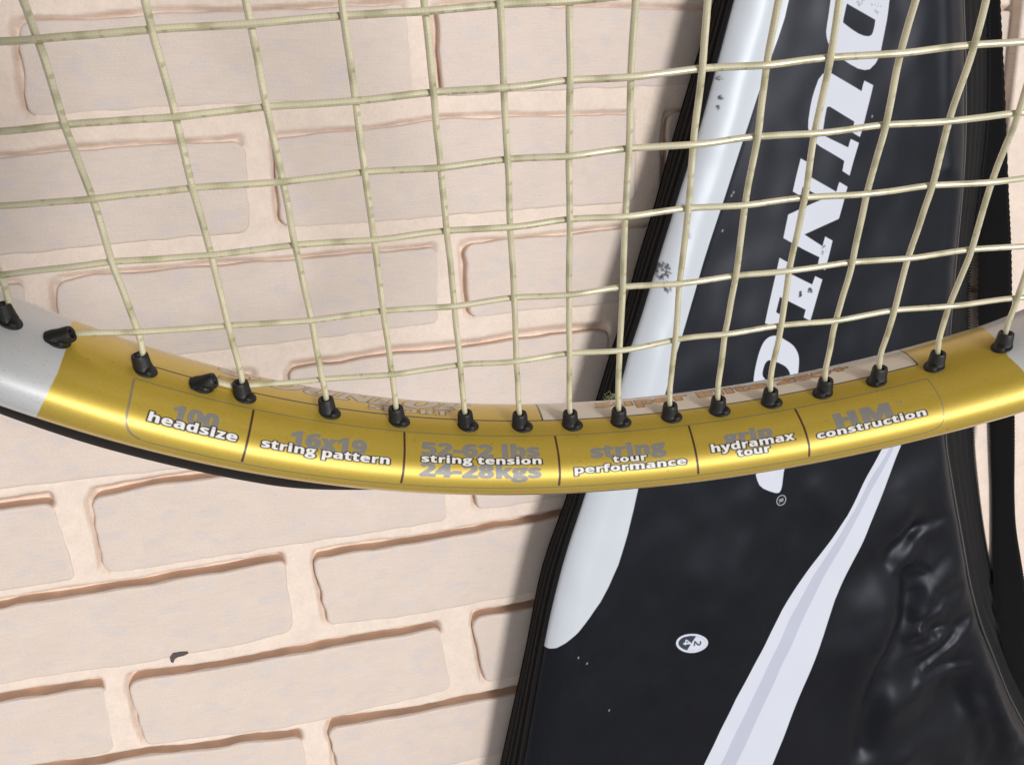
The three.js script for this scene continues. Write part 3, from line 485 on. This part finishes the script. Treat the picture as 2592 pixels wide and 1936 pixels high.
  fill(pal.silver2, { pts: D([[450, 965], [525, 965], [600, 1008], [680, 1062], [735, 1145], [750, 1240], [732, 1400], [700, 1560], [640, 1690], [540, 1730], [420, 1690], [310, 1610], [262, 1520], [265, 1380], [298, 1215], [338, 1085], [385, 1005]]), curved: true }, { pts: D([[440, 1227], [520, 1250], [600, 1292], [640, 1345], [648, 1395], [600, 1450], [500, 1480], [420, 1450], [368, 1405], [357, 1360], [372, 1290], [400, 1240]]), curved: true });
  fill(pal.silver2, [[1896, 1058], [2004, 1092], [1992, 1140], [1981, 1193], [1977, 1228], [1974, 1239], [1969, 1245], [1961, 1246], [1945, 1241], [1927, 1233], [1917, 1224], [1912, 1212], [1909, 1200], [1912, 1150], [1880, 1130]]);
  // registered mark and the small oval emblem
  const ring = (cx, cy, rx, ry, rot, inner) => { const p = P([cx, cy]), s = P([cx + 1, cy])[0] - p[0]; x.save(); x.translate(...p); x.rotate(rot); x.scale(s, s); inner(x); x.restore(); };
  ring(1975, 1264, 0, 0, 1.35, (k) => { k.strokeStyle = pal.mark; k.lineWidth = 2.6; k.beginPath(); k.arc(0, 0, 11.5, 0, 7); k.stroke(); k.fillStyle = pal.mark; k.font = 'bold 17px sans-serif'; k.textAlign = 'center'; k.textBaseline = 'middle'; k.fillText('R', 0, 0.5); });
  ring(1747, 1622, 0, 0, 0.27, (k) => {
    k.fillStyle = pal.silver2; k.beginPath(); k.ellipse(0, 0, 40, 24, 0, 0, 7); k.fill();
    k.fillStyle = pal.slate; k.beginPath(); k.ellipse(0, 0, 34, 18.5, 0, 0, 7); k.fill();
    k.save(); k.beginPath(); k.ellipse(0, 0, 34, 18.5, 0, 0, 7); k.clip(); k.fillStyle = pal.silver2; k.beginPath(); k.moveTo(6, -24); k.lineTo(44, -24); k.lineTo(44, 24); k.lineTo(-10, 24); k.closePath(); k.fill(); k.restore();
    k.font = 'bold 26px sans-serif'; k.textAlign = 'center'; k.textBaseline = 'middle';
    k.save(); k.translate(13, -1); k.rotate(1.45); k.scale(1, 0.95); k.fillStyle = pal.slate; k.fillText('2', 0, 0); k.restore();
    k.save(); k.translate(-13, -1); k.rotate(1.45); k.fillStyle = pal.silver2; k.fillText('4', 0, 0); k.restore();
  });
  if (pal.weave) { // scuffs
    const smear = (cx, cy, rr, n, a) => { const o = P([cx, cy]), s = P([cx + 1, cy])[0] - o[0]; for (let i = 0; i < n; i++) { const an = r() * 6.28, d = rr * Math.sqrt(r()) * s; x.fillStyle = `rgba(38,36,40,${a * r()})`; x.beginPath(); x.ellipse(o[0] + d * Math.cos(an), o[1] + d * 1.4 * Math.sin(an), 0.6 + 2.2 * r(), 0.5 + 1.4 * r(), r() * 3, 0, 7); x.fill(); } };
    smear(1685, 688, 15, 90, 0.6); smear(1690, 728, 9, 30, 0.6); smear(2045, 735, 5, 26, 0.6); smear(2020, 742, 4, 22, 0.6); smear(2080, 632, 7, 16, 0.4); smear(1735, 525, 7, 22, 0.5); smear(1740, 590, 9, 22, 0.3); smear(1828, 250, 5, 10, 0.6); smear(1822, 272, 4, 9, 0.6); smear(1830, 195, 5, 8, 0.5); smear(2220, 5, 20, 12, 0.4); smear(2170, 3, 10, 14, 0.4);
    for (const [a, b] of [[1463, 1663], [1486, 1679], [1541, 1796], [1857, 487], [2200, 295], [1830, 584], [1852, 495]]) { const o = P([a, b]); x.fillStyle = 'rgba(190,195,200,0.75)'; x.beginPath(); x.ellipse(o[0], o[1], 1.5, 2.4, 0.4, 0, 7); x.fill(); }
  }
  const t = new THREE.CanvasTexture(c); t.anisotropy = 8; if (pal.srgb) t.colorSpace = THREE.SRGBColorSpace; return t;
}
const bagColor = bagCanvas({ srgb: true, weave: true, cloth: '#0f1117', silver: '#d0d7df', silver2: '#d6dbe6', grey: '#c0c4d4', slate: '#3a4050', mark: '#aeb3b8' });
const bagMR = bagCanvas({ cloth: M(0.42, 0), silver: M(0.44, 0.08), silver2: M(0.5, 0), grey: M(0.5, 0), slate: M(0.5, 0), mark: M(0.5, 0) });
const clothBump = dataTex(512, 512, (i, j) => { const v = 128 + 46 * Math.sin(i / 512 * Math.PI * 2 * 64) * Math.cos(j / 512 * Math.PI * 2 * 64) + 60 * (hash(i, j, 12) - 0.5) + 30 * noise2(i / 6, j / 6); return [v, v, v]; });
const bagMat = new THREE.MeshPhysicalMaterial({ map: bagColor, roughnessMap: bagMR, metalnessMap: bagMR, roughness: 1, metalness: 1, specularIntensity: 0.55, specularColor: new THREE.Color().setRGB(0.84, 0.88, 1) });
const panelGeo = grid(400, 680, (u, v) => { const y = lerp(YB, YT, v), l = leftF(y), r = rightF(y), x = lerp(l, r, u); return V3(x, y, bagZ(x, y)); }, (u, v, p) => [(p.x - TX0) / (TX1 - TX0), (p.y - TY0) / (TY1 - TY0)]);
mesh('front_panel', panelGeo, bagMat, bag);
const nylon = new THREE.MeshStandardMaterial({ color: new THREE.Color().setRGB(0.011, 0.011, 0.014), roughness: 0.5, bumpMap: clothBump, bumpScale: 0.0002 });
const nylonDark = new THREE.MeshPhysicalMaterial({ specularIntensity: 0.45, color: new THREE.Color().setRGB(0.005, 0.005, 0.006), roughness: 0.62, bumpMap: clothBump, bumpScale: 0.0003 });
mesh('back_panel', grid(4, 60, (u, v) => { const y = lerp(YB, YT, 1 - v); return V3(lerp(leftB(y), rightB(y), u), y, ZB - 0.002); }), nylonDark, bag);
// side gussets, with the stitched ribs of the zip tape running along them
const gusset = (F, Bk, sgn) => grid(40, 220, (u, v) => {
  const y = lerp(YB, YT, v), k = Math.sin(u * Math.PI * 2 * 4.5), bulge = Math.sin(Math.PI * u), x = lerp(F(y), Bk(y), u) + sgn * ((sgn > 0 ? 0.0008 : 0.0022) * bulge + 0.0008 * k * Math.min(1, bulge * 2)), z = lerp(ZE, ZB, u) + 0.0006 * k;
  return V3(x, y, z);
}, (u, v) => [u * 3, v * 60]);
mesh('side_gusset', gusset(leftF, leftB, -1), nylonDark, bag); mesh('side_gusset', gusset(rightF, rightB, 1), nylonDark, bag);
const piping = (F, r, dz, dx = 0) => { const pts = []; for (let i = 0; i <= 200; i++) { const y = lerp(YB, YT, i / 200); pts.push(V3(F(y) + dx, y, ZE + dz)); } return tube(pts, r, 8); };
mesh('piping', piping(leftF, 0.0016, 0.0002, -0.0006), nylonDark, bag);
mesh('piping', piping(rightF, 0.0013, 0.0008, 0.0004), new THREE.MeshStandardMaterial({ color: 0x3a3d40, roughness: 0.28 }), bag);
{ // zip tape with teeth along the right edge
  const pts = (i) => { const y = lerp(YB, YT, i / 300); return V3(rightB(y), y, 0.0145); };
  mesh('zip_tape', grid(6, 300, (u, v, i, j) => { const p = pts(j); return V3(p.x + lerp(-0.007, 0, u), p.y, p.z + 0.0012 * Math.sin(Math.PI * u)); }), nylonDark, bag);
  const gs = []; for (let y = YB; y < YT; y += 0.0024) { const b = new THREE.BoxGeometry(0.0022, 0.0013, 0.0018); b.translate(rightB(y) + 0.0004, y, 0.0148); gs.push(b); }
  const m = mesh('zip_teeth', mergeGeometries(gs), nylonDark, bag); m.userData.kind = 'stuff';
}
// ---------------------------------------------------------------- shoulder strap
{
  const c = [[2496, -200, 62], [2500, -20, 66], [2507, 200, 74], [2515, 484, 80], [2520, 640, 84], [2521, 819, 86], [2534, 980, 68], [2538, 1060, 64], [2540, 1168, 60], [2541, 1240, 57], [2543, 1328, 60], [2549, 1410, 72], [2558, 1490, 82], [2576, 1590, 92], [2610, 1720, 92], [2660, 1860, 92], [2720, 2000, 92]].map(([a, b, w]) => { const z = 0.0128 + 0.022 * smooth(1380, 1620, b), l = at(a - w / 2, b, z), r = at(a + w / 2, b, z); return [l, r]; });
  const cl = new THREE.CatmullRomCurve3(c.map((p) => p[0])), cr = new THREE.CatmullRomCurve3(c.map((p) => p[1])), n = 500;
  const g = grid(16, n, (u, v, i, j) => {
    const a = cl.getPoint(v), b = cr.getPoint(v), e = (i === 0 || i === 16) ? 0.00035 * Math.sin(j * 1.9) : 0; const t = clamp((u * 16 <= 8 ? u * 2 : (1 - u) * 2), 0, 1), front = u <= 0.5;
    const p = a.clone().lerp(b, t); p.z += (front ? 0.0011 : -0.0006) * (i === 0 || i === 8 || i === 16 ? 0 : 1) ; p.x += (t < 0.01 || t > 0.99) ? 0.0004 * Math.sin(j * 2.2) : 0; return p;
  }, (u, v) => [u * 2, v * 30], false);
  const s = mesh('shoulder_strap', g, new THREE.MeshPhysicalMaterial({ specularIntensity: 0.3, color: new THREE.Color().setRGB(0.005, 0.0045, 0.005), roughness: 0.8, bumpMap: clothBump, bumpScale: 0.0006, side: THREE.DoubleSide }), bag);
}
renderer.setSize(1024, 764);
renderer.render(scene, camera);
